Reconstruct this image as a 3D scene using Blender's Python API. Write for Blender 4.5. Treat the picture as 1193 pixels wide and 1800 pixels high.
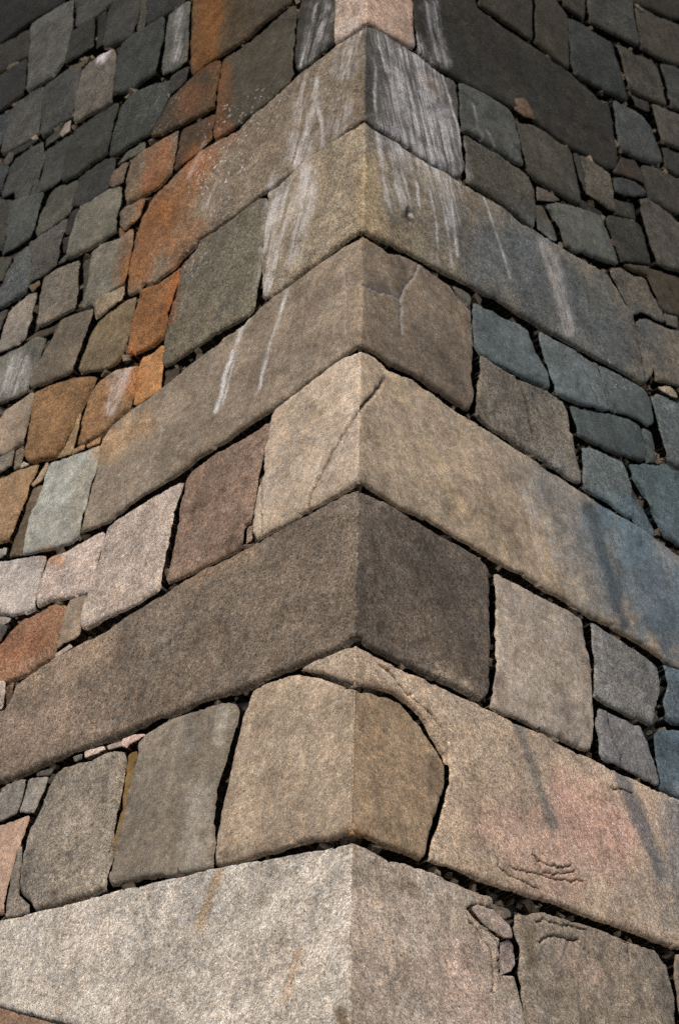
import bpy, math, random
import numpy as np
from mathutils import Vector, Matrix
from mathutils.geometry import delaunay_2d_cdt

# ------------------------------------------------------------------ clear
for o in list(bpy.data.objects):
    bpy.data.objects.remove(o, do_unlink=True)
scene = bpy.context.scene
COL = scene.collection
random.seed(11)
rng = np.random.default_rng(7)

# ------------------------------------------------------------------ camera
PW, PH = 1193.0, 1800.0            # size of the photograph
FPX = 4700.0                       # focal length in photograph pixels
PITCH = math.radians(27.0)
CAM = np.array([0.0, 0.0, 1.6])
cd = bpy.data.cameras.new('camera')
cam = bpy.data.objects.new('camera', cd)
COL.objects.link(cam)
cam.location = CAM
cam.rotation_euler = (math.radians(90) + PITCH, 0, 0)
cd.sensor_fit = 'VERTICAL'
cd.sensor_height = 36.0
cd.lens = 36.0 * FPX / PH
cd.clip_start = 0.05
cd.clip_end = 2000
cd.dof.use_dof = True
cd.dof.focus_distance = 9.2
cd.dof.aperture_fstop = 5.6
scene.camera = cam

# ------------------------------------------------------------------ sky, sun, exposure
SUN_EL, SUN_AZ = 48.0, -169.0       # soft light from behind the camera, a little left (azimuth from +Y, clockwise)
w = bpy.data.worlds.new('World')
scene.world = w
w.use_nodes = True
wn = w.node_tree.nodes
sky = wn.new('ShaderNodeTexSky')
sky.sky_type = 'NISHITA'
sky.sun_disc = False
sky.sun_elevation = math.radians(SUN_EL)
sky.sun_rotation = math.radians(SUN_AZ)
sky.dust_density = 4.0
sky.air_density = 1.0
sky.ozone_density = 1.0
w.node_tree.links.new(sky.outputs[0], wn['Background'].inputs[0])
wn['Background'].inputs[1].default_value = 0.125
sd = bpy.data.lights.new('sun', 'SUN')
sd.energy = 1.0
sd.angle = math.radians(50)
sd.color = (1.0, 0.96, 0.91)
sun = bpy.data.objects.new('sun', sd)
COL.objects.link(sun)
_az, _el = math.radians(SUN_AZ), math.radians(SUN_EL)
sdir = Vector((math.sin(_az) * math.cos(_el), math.cos(_az) * math.cos(_el), math.sin(_el)))
sun.rotation_euler = sdir.to_track_quat('Z', 'Y').to_euler()
scene.view_settings.view_transform = 'Standard'
scene.view_settings.look = 'None'
scene.view_settings.exposure = 0.42
scene.view_settings.gamma = 1.0
scene.render.engine = 'CYCLES'
scene.cycles.use_denoising = False

# ------------------------------------------------------------------ the wall's two faces
CR = np.array([1.0, 0, 0])
CU = np.array([0, -math.sin(PITCH), math.cos(PITCH)])
CF = np.array([0, math.cos(PITCH), math.sin(PITCH)])

def rays(px):
    px = np.atleast_2d(np.asarray(px, float))
    d = (CR[None] * ((px[:, 0:1] - PW / 2) / FPX) - CU[None] * ((px[:, 1:2] - PH / 2) / FPX) + CF[None])
    return d

def project(P):
    q = P - CAM
    z = q @ CF
    return np.stack([PW / 2 + FPX * (q @ CR) / z, PH / 2 - FPX * (q @ CU) / z], 1)

# direction of the corner edge: runs through two photograph points, leaning back 18 degrees (the wall is battered)
E0PX, E1PX = (613.0, 1800.0), (644.0, 0.0)
r0, r1 = rays([E0PX, E1PX])
best = None
for k in np.linspace(0.2, 6, 6000):
    e = r1 * k - r0
    e /= np.linalg.norm(e)
    lean = math.degrees(math.acos(max(-1, min(1, e[2]))))
    s = abs(lean - 18.0) + (0 if e[1] > 0 else 10)
    if best is None or s < best[0]:
        best = (s, e)
E = best[1]
P0 = CAM + r0 / np.linalg.norm(r0[:2]) * 8.0
AZL, AZR = math.radians(-48.0), math.radians(42.0)
DL = np.array([math.sin(AZL), math.cos(AZL), 0])
DR = np.array([math.sin(AZR), math.cos(AZR), 0])
def unit(a): return a / np.linalg.norm(a)
NL = unit(np.cross(DL, E)); NL = NL if NL @ (CAM - P0) > 0 else -NL
NR = unit(np.cross(DR, E)); NR = NR if NR @ (CAM - P0) > 0 else -NR
NB = unit(NL + NR)

ARX = np.array([[-200, 644], [50, 641], [200, 639], [313, 635], [650, 634], [826, 631], [1076, 629], [1275, 621],
                [1376, 616], [1500, 612], [1700, 606], [1950, 602]], float)
def warp(px):
    """traced corner wanders by a few pixels; bring it onto the straight edge"""
    px = np.array(px, float)
    ax = np.interp(px[:, 1], ARX[:, 0], ARX[:, 1])
    lx = E0PX[0] + (E1PX[0] - E0PX[0]) * (1800 - px[:, 1]) / 1800
    f = np.clip(1 - np.abs(px[:, 0] - ax) / 160, 0, 1)
    px[:, 0] += (lx - ax) * f
    return px

def to_uv(px):
    px = warp(px)
    d = rays(px)
    lx = E0PX[0] + (E1PX[0] - E0PX[0]) * (1800 - px[:, 1]) / 1800
    out = np.zeros((len(px), 2))
    for i in range(len(px)):
        left = px[i, 0] < lx[i]
        n, D = (NL, DL) if left else (NR, DR)
        t = (n @ (P0 - CAM)) / (n @ d[i])
        q = CAM + d[i] * t - P0
        A = np.stack([D, E], 1)
        s = np.linalg.lstsq(A, q, rcond=None)[0]
        out[i] = (-s[0] if left else s[0], s[1])
    return out

def to_world(uv, h, corner, rad=0.012):
    u, v = uv[:, 0:1], uv[:, 1:2]
    P = P0 + v * E + np.where(u < 0, -u * DL, u * DR)
    if corner:
        r = np.maximum(rad, 1e-4).reshape(-1, 1) if not np.isscalar(rad) else rad
        t = np.clip((u / (2 * r) + 0.5), 0, 1)
        t = t * t * (3 - 2 * t)
        n = NL * (1 - t) + NR * t
        n /= np.linalg.norm(n, axis=1, keepdims=True)
        a = np.clip(1 - np.abs(u) / r, 0, 1)
        P = P - NB * (0.45 * r * a * a)
    else:
        n = np.where(u.mean() < 0, NL, NR)[None] * np.ones_like(P)
    return P + n * h.reshape(-1, 1)

# ------------------------------------------------------------------ noise
def _hash(ix, iy, iz, seed):
    h = (ix * 374761393 + iy * 668265263 + iz * 2147483647 + seed * 974711) & 0xFFFFFFFF
    h = ((h ^ (h >> 13)) * 1274126177) & 0xFFFFFFFF
    h = (h ^ (h >> 16)) & 0xFFFF
    return h / 65535.0
def vnoise(p, seed=0):
    i = np.floor(p).astype(np.int64)
    f = p - i
    f = f * f * (3 - 2 * f)
    r = 0
    for dx in (0, 1):
        for dy in (0, 1):
            for dz in (0, 1):
                wgt = (f[:, 0] if dx else 1 - f[:, 0]) * (f[:, 1] if dy else 1 - f[:, 1]) * (f[:, 2] if dz else 1 - f[:, 2])
                r = r + wgt * _hash(i[:, 0] + dx, i[:, 1] + dy, i[:, 2] + dz, seed)
    return r * 2 - 1
def fbm(p, octv=4, seed=0, gain=0.5):
    a, s, r = 1.0, 0, 0
    for k in range(octv):
        r = r + a * vnoise(p * (2.03 ** k) + 17.3 * k, seed + k)
        s += a
        a *= gain
    return r / s

def lin(c):
    c = np.array(c, float) / 255.0
    return np.where(c <= 0.04045, c / 12.92, ((c + 0.055) / 1.055) ** 2.4)
# reflectance per unit of the display colour each block shows, for the face the sun strikes fuller and the other
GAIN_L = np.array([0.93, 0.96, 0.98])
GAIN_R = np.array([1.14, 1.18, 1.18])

# ------------------------------------------------------------------ materials
def new_mat(name):
    m = bpy.data.materials.new(name)
    m.use_nodes = True
    nt = m.node_tree
    b = nt.nodes['Principled BSDF']
    return m, nt, b

def granite_material():
    m, nt, b = new_mat('weathered_granite')
    N, L = nt.nodes, nt.links
    def node(t, **kw):
        n = N.new(t)
        for k, v in kw.items():
            setattr(n, k, v)
        return n
    def math_(op, a, bb=None, c=None, clamp=False):
        n = node('ShaderNodeMath', operation=op, use_clamp=clamp)
        for i, x in enumerate((a, bb, c)):
            if x is None: continue
            if isinstance(x, (int, float)): n.inputs[i].default_value = x
            else: L.new(x, n.inputs[i])
        return n.outputs[0]
    def noise(vec, scale, detail=3, rough=0.55):
        n = node('ShaderNodeTexNoise')
        n.inputs['Scale'].default_value = scale
        n.inputs['Detail'].default_value = detail
        n.inputs['Roughness'].default_value = rough
        L.new(vec, n.inputs['Vector'])
        return n
    def mapr(x, a, bb, c, d):
        n = node('ShaderNodeMapRange')
        L.new(x, n.inputs[0])
        for i, q in enumerate((a, bb, c, d)): n.inputs[i + 1].default_value = q
        return n.outputs[0]
    pos = node('ShaderNodeNewGeometry').outputs['Position']
    uvn = node('ShaderNodeUVMap', uv_map='wall_map').outputs[0]
    col = node('ShaderNodeAttribute', attribute_name='stone_colour').outputs['Color']
    lime = node('ShaderNodeAttribute', attribute_name='lime').outputs['Fac']
    thin = node('ShaderNodeAttribute', attribute_name='run').outputs['Fac']
    rnd = node('ShaderNodeObjectInfo').outputs['Random']
    # granite crystals: dark mica, pale feldspar
    def voro(scale, ch):
        v = node('ShaderNodeTexVoronoi'); v.inputs['Scale'].default_value = scale
        L.new(pos, v.inputs['Vector'])
        sp_ = node('ShaderNodeSeparateColor'); L.new(v.outputs['Color'], sp_.inputs[0])
        return sp_.outputs[ch]
    fine = mapr(voro(270, 0), 0, 1, 0.66, 1.34)
    fine2 = mapr(voro(165, 1), 0, 1, 0.76, 1.24)
    mica = noise(pos, 120, 2, 0.7)
    micaf = mapr(mica.outputs['Fac'], 0.36, 0.43, 0.45, 1.02)
    feld = noise(pos, 150, 2, 0.7)
    feldf = mapr(feld.outputs['Fac'], 0.56, 0.70, 1.0, 1.5)
    mid = noise(pos, 34, 5, 0.7)
    midf = mapr(mid.outputs['Fac'], 0.3, 0.7, 0.70, 1.30)
    big = noise(pos, 5.5, 6, 0.65)
    bigf = mapr(big.outputs['Fac'], 0.32, 0.68, 0.72, 1.26)
    # rain-wash streaks running down the face
    mp = node('ShaderNodeMapping'); L.new(uvn, mp.inputs[0]); mp.inputs['Scale'].default_value = (13, 1.1, 1)
    wash = noise(mp.outputs[0], 1.0, 5, 0.6)
    washf = mapr(wash.outputs['Fac'], 0.3, 0.7, 0.86, 1.14)
    f = math_('MULTIPLY', fine, micaf)
    fine3 = mapr(voro(78, 0), 0, 1, 0.84, 1.16)
    pits = mapr(noise(pos, 58, 3, 0.6).outputs['Fac'], 0.655, 0.70, 1.0, 0.5)
    for x in (pits, fine2, fine3, feldf):
        f = math_('MULTIPLY', f, x)
    grain = math_('ADD', math_('MULTIPLY', rnd, 0.75), 0.45)           # coarse or fine granite, block by block
    f = math_('ADD', math_('MULTIPLY', math_('SUBTRACT', f, 1.0), grain), 1.0)
    blot = mapr(noise(pos, 9, 6, 0.72).outputs['Fac'], 0.52, 0.60, 1.0, 0.82)   # damp, hard-edged weathering blotches
    for x in (midf, bigf, washf, blot):
        f = math_('MULTIPLY', f, x)
    f = math_('MAXIMUM', f, 0.06)
    vm = node('ShaderNodeVectorMath', operation='SCALE')
    L.new(col, vm.inputs[0]); L.new(f, vm.inputs['Scale'])
    # warm and cool grains
    hue = node('ShaderNodeMix', data_type='RGBA', blend_type='MULTIPLY')
    hue.inputs['Factor'].default_value = 1.0
    hr = node('ShaderNodeValToRGB')
    hr.color_ramp.elements[0].color = (1.09, 0.99, 0.89, 1)
    hr.color_ramp.elements[1].color = (0.92, 1.005, 1.09, 1)
    hv = math_('ADD', math_('MULTIPLY', voro(170, 2), 0.6), math_('MULTIPLY', mapr(noise(pos, 14, 4, 0.7).outputs['Fac'], 0.3, 0.7, 0, 1), 0.4))
    L.new(hv, hr.inputs[0])
    L.new(vm.outputs[0], hue.inputs['A']); L.new(hr.outputs[0], hue.inputs['B'])
    # lime runs
    mp2 = node('ShaderNodeMapping'); L.new(uvn, mp2.inputs[0]); mp2.inputs['Scale'].default_value = (27, 1.5, 1)
    st = noise(mp2.outputs[0], 1.0, 6, 0.75)
    stf = mapr(st.outputs['Fac'], 0.43, 0.57, 0, 1)
    sp = noise(pos, 130, 4, 0.75)
    spf = mapr(sp.outputs['Fac'], 0.38, 0.54, 0.2, 1)
    patch = mapr(noise(pos, 11, 4, 0.7).outputs['Fac'], 0.34, 0.54, 0.25, 1)
    l1 = math_('MULTIPLY', math_('MULTIPLY', math_('MULTIPLY', stf, patch), lime), spf, clamp=True)
    l2 = math_('MULTIPLY', thin, mapr(sp.outputs['Fac'], 0.36, 0.56, 0.15, 1), clamp=True)
    lichen = node('ShaderNodeAttribute', attribute_name='lichen').outputs['Fac']
    ls = noise(pos, 52, 4, 0.7)
    l3 = math_('MULTIPLY', mapr(ls.outputs['Fac'], 0.60, 0.66, 0, 1), lichen, clamp=True)
    lf = math_('MAXIMUM', math_('MAXIMUM', l1, l2), l3)
    mixl = node('ShaderNodeMix', data_type='RGBA')
    L.new(lf, mixl.inputs['Factor']); L.new(hue.outputs['Result'], mixl.inputs['A'])
    mixl.inputs['B'].default_value = (0.64, 0.62, 0.60, 1)
    L.new(mixl.outputs['Result'], b.inputs['Base Color'])
    b.inputs['Roughness'].default_value = 0.9
    b.inputs['Specular IOR Level'].default_value = 0.2
    # relief
    n1 = noise(pos, 210, 3, 0.7)
    n2 = noise(pos, 60, 5, 0.7)
    hsum = math_('ADD', math_('MULTIPLY', n1.outputs['Fac'], 0.5), math_('MULTIPLY', n2.outputs['Fac'], 0.7))
    bp = node('ShaderNodeBump'); bp.inputs['Strength'].default_value = 0.7; bp.inputs['Distance'].default_value = 0.008
    L.new(hsum, bp.inputs['Height']); L.new(bp.outputs[0], b.inputs['Normal'])
    return m

def rough_material(name, c1, c2, scale, bump=0.02):
    m, nt, b = new_mat(name)
    n = nt.nodes.new('ShaderNodeTexNoise'); n.inputs['Scale'].default_value = scale; n.inputs['Detail'].default_value = 6
    g = nt.nodes.new('ShaderNodeNewGeometry')
    nt.links.new(g.outputs['Position'], n.inputs['Vector'])
    r = nt.nodes.new('ShaderNodeValToRGB')
    r.color_ramp.elements[0].position = 0.3; r.color_ramp.elements[0].color = (*c1, 1)
    r.color_ramp.elements[1].position = 0.7; r.color_ramp.elements[1].color = (*c2, 1)
    nt.links.new(n.outputs['Fac'], r.inputs[0]); nt.links.new(r.outputs[0], b.inputs['Base Color'])
    bp = nt.nodes.new('ShaderNodeBump'); bp.inputs['Distance'].default_value = bump
    nt.links.new(n.outputs['Fac'], bp.inputs['Height']); nt.links.new(bp.outputs[0], b.inputs['Normal'])
    b.inputs['Roughness'].default_value = 0.95
    return m

GRANITE = granite_material()
EARTH = rough_material('packed_earth', (0.05, 0.043, 0.034), (0.11, 0.095, 0.075), 35)
GRAVEL = rough_material('gravel', (0.16, 0.145, 0.125), (0.30, 0.275, 0.24), 60, 0.01)

# ------------------------------------------------------------------ blocks read off the photograph
# name, tile of the photograph (g = whole photograph), colour, outline, options
ST, CH, QU = 'stone', 'chink_stone', 'cornerstone'
STONES = [
# ---- corner blocks
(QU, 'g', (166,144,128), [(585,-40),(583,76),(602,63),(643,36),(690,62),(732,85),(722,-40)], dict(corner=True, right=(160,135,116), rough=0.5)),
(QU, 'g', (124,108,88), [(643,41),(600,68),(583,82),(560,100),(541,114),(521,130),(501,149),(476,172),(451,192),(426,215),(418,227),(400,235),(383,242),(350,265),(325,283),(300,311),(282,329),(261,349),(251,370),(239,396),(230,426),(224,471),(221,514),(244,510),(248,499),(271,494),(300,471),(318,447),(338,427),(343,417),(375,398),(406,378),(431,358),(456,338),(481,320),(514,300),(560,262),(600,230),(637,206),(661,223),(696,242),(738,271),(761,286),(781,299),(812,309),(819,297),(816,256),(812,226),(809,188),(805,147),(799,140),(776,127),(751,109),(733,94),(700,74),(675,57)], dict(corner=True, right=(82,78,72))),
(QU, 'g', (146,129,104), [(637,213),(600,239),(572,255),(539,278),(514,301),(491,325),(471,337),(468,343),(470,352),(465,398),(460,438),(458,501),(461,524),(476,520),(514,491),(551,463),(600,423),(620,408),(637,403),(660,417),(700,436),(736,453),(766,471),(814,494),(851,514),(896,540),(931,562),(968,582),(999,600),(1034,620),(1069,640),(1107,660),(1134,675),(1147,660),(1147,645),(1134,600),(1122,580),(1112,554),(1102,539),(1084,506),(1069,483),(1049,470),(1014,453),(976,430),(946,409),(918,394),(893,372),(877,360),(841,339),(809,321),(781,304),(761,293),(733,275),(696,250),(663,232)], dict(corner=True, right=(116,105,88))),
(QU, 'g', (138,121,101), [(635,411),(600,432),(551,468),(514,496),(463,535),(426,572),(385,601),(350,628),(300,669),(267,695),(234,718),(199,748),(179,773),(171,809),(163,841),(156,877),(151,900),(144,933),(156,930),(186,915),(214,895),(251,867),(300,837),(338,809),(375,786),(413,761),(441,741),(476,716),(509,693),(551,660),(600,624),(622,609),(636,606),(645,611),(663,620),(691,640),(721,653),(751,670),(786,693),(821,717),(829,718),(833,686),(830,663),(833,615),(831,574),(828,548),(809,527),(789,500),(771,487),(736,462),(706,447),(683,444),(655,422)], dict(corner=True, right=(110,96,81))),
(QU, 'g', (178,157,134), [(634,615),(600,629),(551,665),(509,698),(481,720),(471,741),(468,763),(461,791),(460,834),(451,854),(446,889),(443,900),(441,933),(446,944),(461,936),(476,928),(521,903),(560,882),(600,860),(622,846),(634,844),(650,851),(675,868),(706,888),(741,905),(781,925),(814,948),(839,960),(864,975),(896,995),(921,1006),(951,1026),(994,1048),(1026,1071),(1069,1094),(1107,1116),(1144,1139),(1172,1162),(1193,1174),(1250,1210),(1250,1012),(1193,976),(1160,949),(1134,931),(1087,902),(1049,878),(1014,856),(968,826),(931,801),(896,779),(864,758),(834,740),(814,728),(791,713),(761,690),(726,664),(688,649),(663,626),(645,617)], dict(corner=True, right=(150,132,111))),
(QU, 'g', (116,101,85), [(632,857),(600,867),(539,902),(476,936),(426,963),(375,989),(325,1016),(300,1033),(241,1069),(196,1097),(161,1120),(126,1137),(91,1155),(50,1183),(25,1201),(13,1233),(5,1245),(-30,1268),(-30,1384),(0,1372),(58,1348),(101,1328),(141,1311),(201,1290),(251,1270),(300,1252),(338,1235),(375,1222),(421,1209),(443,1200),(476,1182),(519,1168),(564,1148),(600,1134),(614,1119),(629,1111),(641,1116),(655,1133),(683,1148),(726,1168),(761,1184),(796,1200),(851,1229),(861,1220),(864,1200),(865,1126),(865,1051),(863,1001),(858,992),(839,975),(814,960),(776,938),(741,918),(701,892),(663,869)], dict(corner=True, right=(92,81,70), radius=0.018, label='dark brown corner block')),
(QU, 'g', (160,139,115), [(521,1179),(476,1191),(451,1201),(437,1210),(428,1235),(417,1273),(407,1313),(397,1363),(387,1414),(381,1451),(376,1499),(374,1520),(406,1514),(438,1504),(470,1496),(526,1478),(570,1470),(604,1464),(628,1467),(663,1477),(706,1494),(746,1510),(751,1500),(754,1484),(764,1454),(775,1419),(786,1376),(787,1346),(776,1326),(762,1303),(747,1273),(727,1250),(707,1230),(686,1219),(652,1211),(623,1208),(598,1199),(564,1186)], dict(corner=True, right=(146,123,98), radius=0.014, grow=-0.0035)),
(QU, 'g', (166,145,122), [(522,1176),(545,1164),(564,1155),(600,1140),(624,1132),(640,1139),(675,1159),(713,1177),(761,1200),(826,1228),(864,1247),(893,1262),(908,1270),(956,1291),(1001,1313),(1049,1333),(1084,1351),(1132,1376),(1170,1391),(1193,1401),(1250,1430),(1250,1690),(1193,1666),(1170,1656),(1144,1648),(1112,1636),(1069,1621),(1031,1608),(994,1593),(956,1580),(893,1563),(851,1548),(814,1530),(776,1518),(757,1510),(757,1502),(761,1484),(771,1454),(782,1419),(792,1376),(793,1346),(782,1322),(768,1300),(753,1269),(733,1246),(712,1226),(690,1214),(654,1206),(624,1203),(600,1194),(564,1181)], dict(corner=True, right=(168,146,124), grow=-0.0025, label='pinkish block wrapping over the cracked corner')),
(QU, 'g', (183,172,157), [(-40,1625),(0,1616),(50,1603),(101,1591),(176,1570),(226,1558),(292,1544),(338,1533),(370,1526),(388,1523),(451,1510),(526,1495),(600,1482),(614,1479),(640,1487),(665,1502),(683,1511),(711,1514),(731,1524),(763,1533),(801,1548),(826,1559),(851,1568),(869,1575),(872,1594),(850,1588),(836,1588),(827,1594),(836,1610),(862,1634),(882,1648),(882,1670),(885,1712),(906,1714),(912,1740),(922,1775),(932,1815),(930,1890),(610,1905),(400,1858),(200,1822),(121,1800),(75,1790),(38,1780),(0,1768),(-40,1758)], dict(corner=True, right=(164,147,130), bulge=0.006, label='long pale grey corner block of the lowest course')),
# ---- left face, from the top
(ST, 'A0', (40,38,33), [(-80,-60),(490,-60),(440,10),(240,120),(120,205),(0,285),(-80,330)]),
(ST, 'A0', (58,55,46), [(-80,345),(0,300),(185,195),(195,215),(180,385),(120,410),(40,460),(0,490),(-80,530)]),
(CH, 'A0', (96,84,62), [(40,475),(65,440),(120,425),(112,452),(60,480)]),
(ST, 'A0', (92,91,88), [(215,165),(300,110),(440,20),(500,-10),(515,-10),(505,190),(480,280),(450,410),(420,450),(370,520),(290,570),(190,630),(172,610),(190,470),(205,290)]),
(ST, 'A0', (50,49,46), [(-80,565),(0,515),(60,485),(175,410),(183,440),(165,600),(150,650),(110,690),(60,730),(0,770),(-80,810)]),
(CH, 'A0', (120,98,80), [(58,722),(85,685),(105,690),(92,722)]),
(ST, 'A0', (70,71,68), [(530,-60),(760,-60),(790,-5),(700,72),(600,135),(528,180),(518,170),(525,20)]),
(ST, 'A0', (54,53,46), [(520,210),(600,160),(655,120),(655,200),(645,320),(560,375),(460,435),(465,380),(490,290),(505,225)]),
(ST, 'A0', (56,55,49), [(670,115),(730,68),(712,180),(697,290),(658,318),(664,220)]),
(ST, 'A0', (64,63,59), [(748,55),(830,-30),(955,-60),(965,-5),(935,120),(915,205),(880,250),(800,280),(706,315),(718,200)]),
(ST, 'A0', (80,76,66), [(985,-40),(1025,-40),(1000,120),(985,195),(958,210),(948,190),(968,100)]),
(ST, 'A0', (57,57,54), [(1035,-40),(1290,-40),(1265,20),(1193,65),(1100,115),(1012,172),(1010,140)]),
(ST, 'A0', (104,95,88), [(570,475),(620,425),(680,385),(780,335),(793,370),(796,480),(778,600),(768,700),(700,745),(620,785),(512,848),(508,800),(528,640),(548,550)]),
(ST, 'A0', (72,73,71), [(312,585),(400,525),(480,470),(550,465),(560,470),(542,540),(518,640),(482,800),(400,845),(272,935),(268,920),(283,750),(302,620)]),
(CH, 'A0', (112,92,70), [(495,452),(540,435),(577,405),(570,442),(530,470)]),
(ST, 'A0', (80,79,77), [(122,700),(200,645),(295,597),(297,640),(277,740),(252,915),(150,992),(0,1055),(-10,1040),(5,980),(52,850),(84,745)]),
(ST, 'A0', (62,66,67), [(-80,835),(0,785),(60,760),(68,765),(47,840),(8,950),(-20,1040),(-80,1065)]),
(ST, 'A0', (64,67,65), [(862,295),(930,240),(1050,170),(1138,120),(1148,140),(1136,260),(1106,400),(1082,505),(1000,562),(900,617),(794,652),(798,600),(818,480),(828,390),(848,335)]),
(ST, 'A0', (92,91,87), [(1185,105),(1303,20),(1325,10),(1320,150),(1305,330),(1298,420),(1253,460),(1193,495),(1128,510),(1138,430),(1163,280)]),
(ST, 'A0', (66,69,65), [(912,645),(1010,608),(1090,578),(1180,562),(1186,600),(1157,680),(1117,800),(1057,895),(1010,940),(900,993),(830,1043),(752,1075),(750,1060),(793,890),(833,745),(882,685)]),
(ST, 'B0', (54,53,48), [(-5,530),(50,490),(110,462),(112,490),(98,555),(40,615),(0,645),(-15,620)]),
(ST, 'B0', (78,62,45), [(0,672),(60,615),(120,558),(200,490),(290,430),(335,415),(340,460),(318,560),(302,695),(290,735),(200,792),(100,842),(0,888),(-70,928),(-150,940),(-146,930),(-70,795),(-18,690)]),
(CH, 'A0', (88,86,76), [(825,1118),(870,1055),(960,990),(996,980),(996,1028),(958,1056),(860,1104),(812,1134)], dict(set=0.012)),
(ST, 'A0', (58,59,53), [(532,905),(640,838),(780,750),(826,722),(826,752),(786,880),(736,1058),(698,1096),(570,1182),(540,1212),(432,1258),(430,1240),(460,1100),(494,990),(522,922)]),
(CH, 'A0', (158,142,138), [(413,932),(440,852),(478,832),(463,908),(430,940)], dict(set=0.008)),
(CH, 'A0', (64,63,57), [(312,962),(395,895),(412,890),(402,938),(340,983),(308,1008)]),
(CH, 'A0', (50,49,44), [(5,1080),(120,1018),(230,958),(248,962),(200,998),(95,1064),(62,1062)]),
(CH, 'A0', (86,78,76), [(18,1140),(60,1066),(88,1070),(75,1112),(40,1150)]),
(ST, 'A0', (64,65,63), [(97,1098),(200,1036),(288,980),(292,1030),(267,1110),(238,1190),(212,1262),(110,1320),(12,1370),(8,1350),(33,1260),(58,1180)]),
(ST, 'A0', (58,63,63), [(-80,1110),(10,1125),(48,1155),(24,1250),(0,1335),(-80,1365)]),
(CH, 'A0', (72,71,66), [(298,1045),(308,1052),(288,1130),(263,1210),(228,1343),(206,1356),(236,1230),(272,1120)], dict(set=0.012)),
(ST, 'A0', (66,67,65), [(318,1040),(420,972),(500,925),(488,1000),(452,1090),(432,1190),(408,1256),(350,1304),(232,1350),(248,1310),(284,1170)]),
(ST, 'A1', (60,59,55), [(542,52),(592,5),(720,-75),(795,-95),(787,-20),(757,78),(742,116),(660,174),(570,224),(495,234),(504,180),(554,92)]),
(ST, 'A1', (110,92,80), [(764,100),(793,10),(860,-45),(896,-55),(872,10),(856,78),(800,110)]),
(ST, 'A0', (122,102,82), [(918,1110),(1010,1042),(1100,992),(1193,932),(1236,902),(1221,1010),(1191,1186),(1148,1248),(1080,1306),(1000,1346),(900,1393),(874,1412),(866,1380),(879,1250),(904,1155)]),
(ST, 'B0', (84,62,44), [(78,895),(160,848),(286,778),(286,840),(267,964),(180,1052),(90,1112),(0,1172),(3,1150),(43,1020),(63,922)]),
(ST, 'B0', (92,70,42), [(155,-60),(920,-60),(825,2),(700,95),(620,158),(490,253),(350,368),(220,453),(150,522),(142,512),(136,440),(144,200)], dict(bulge=0.008, rough=0.8)),
(ST, 'B0', (78,71,58), [(362,405),(470,337),(580,242),(640,200),(760,100),(845,25),(856,60),(846,250),(836,400),(828,470),(842,500),(800,572),(700,652),(600,732),(500,812),(420,880),(330,932),(288,962),(293,900),(313,720),(328,560),(353,432)], dict(bulge=0.008, rough=0.8)),
(ST, 'B0', (60,57,49), [(884,0),(1126,-60),(1126,40),(1116,285),(1050,342),(960,422),(882,482),(864,474),(855,400),(864,200),(875,60)], dict(bulge=0.006, rough=0.7)),
(ST, 'g', (116,107,93), [(464,346),(467,352),(462,398),(457,438),(454,476),(449,500),(443,538),(438,546),(421,557),(386,576),(355,595),(320,620),(300,634),(285,640),(284,632),(289,590),(299,540),(304,510),(314,472),(322,460),(342,439),(350,421),(380,403),(412,381),(436,361),(456,347)], dict(bulge=0.01, rough=0.8)),
(ST, 'A1', (136,94,60), [(992,833),(1022,810),(1090,795),(1195,722),(1262,668),(1246,720),(1206,880),(1176,980),(1146,1136),(1100,1172),(1040,1222),(960,1262),(894,1292),(904,1190),(919,1060),(954,932)]),
(ST, 'A1', (76,79,79), [(93,214),(190,184),(296,155),(304,166),(266,280),(236,398),(206,464),(110,532),(14,584),(14,570),(54,440),(64,332)]),
(ST, 'A1', (68,68,64), [(97,188),(112,114),(200,76),(213,82),(193,166),(120,190)]),
(ST, 'A1', (64,63,57), [(-80,214),(0,200),(80,208),(68,290),(47,420),(18,516),(0,542),(-80,586)]),
(ST, 'A1', (83,82,74), [(333,166),(372,116),(450,86),(524,52),(530,72),(506,150),(476,278),(420,324),(320,393),(246,440),(240,420),(275,300)]),
(CH, 'A1', (44,43,39), [(500,264),(552,254),(547,300),(518,418),(470,434),(444,428),(472,332)]),
(CH, 'A1', (46,45,40), [(432,464),(486,446),(468,528),(432,556)]),
(ST, 'A1', (116,111,101), [(583,246),(660,196),(760,131),(846,116),(840,200),(806,320),(800,414),(720,463),(620,532),(520,582),(456,603),(475,540),(505,420),(554,284)]),
(ST, 'A1', (116,103,88), [(838,292),(863,255),(996,186),(1004,193),(966,308),(936,350),(862,403),(834,370)]),
(CH, 'A1', (118,92,66), [(815,382),(848,402),(838,440),(824,448)]),
(ST, 'A1', (122,115,105), [(643,556),(720,507),(830,463),(910,398),(910,480),(886,600),(870,718),(846,773),(750,832),(640,912),(560,947),(556,930),(595,800),(614,682)]),
(CH, 'A1', (74,69,60), [(558,614),(622,576),(606,650),(581,780),(554,895),(553,880)], dict(set=0.03)),
(ST, 'A1', (122,111,100), [(303,745),(370,697),(470,648),(536,622),(541,640),(530,780),(520,926),(507,958),(420,1002),(330,1052),(250,1082),(250,1050),(275,900)]),
(ST, 'A1', (81,78,74), [(205,503),(240,490),(340,416),(464,332),(465,360),(425,480),(410,558),(381,654),(300,712),(205,772),(209,740),(229,620)]),
(ST, 'A1', (85,88,90), [(-10,805),(54,644),(130,568),(190,518),(229,506),(216,620),(186,786),(166,832),(80,892),(0,942),(-60,972),(-60,855)]),
(CH, 'A1', (74,72,67), [(400,642),(448,580),(458,602),(438,627)]),
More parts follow.
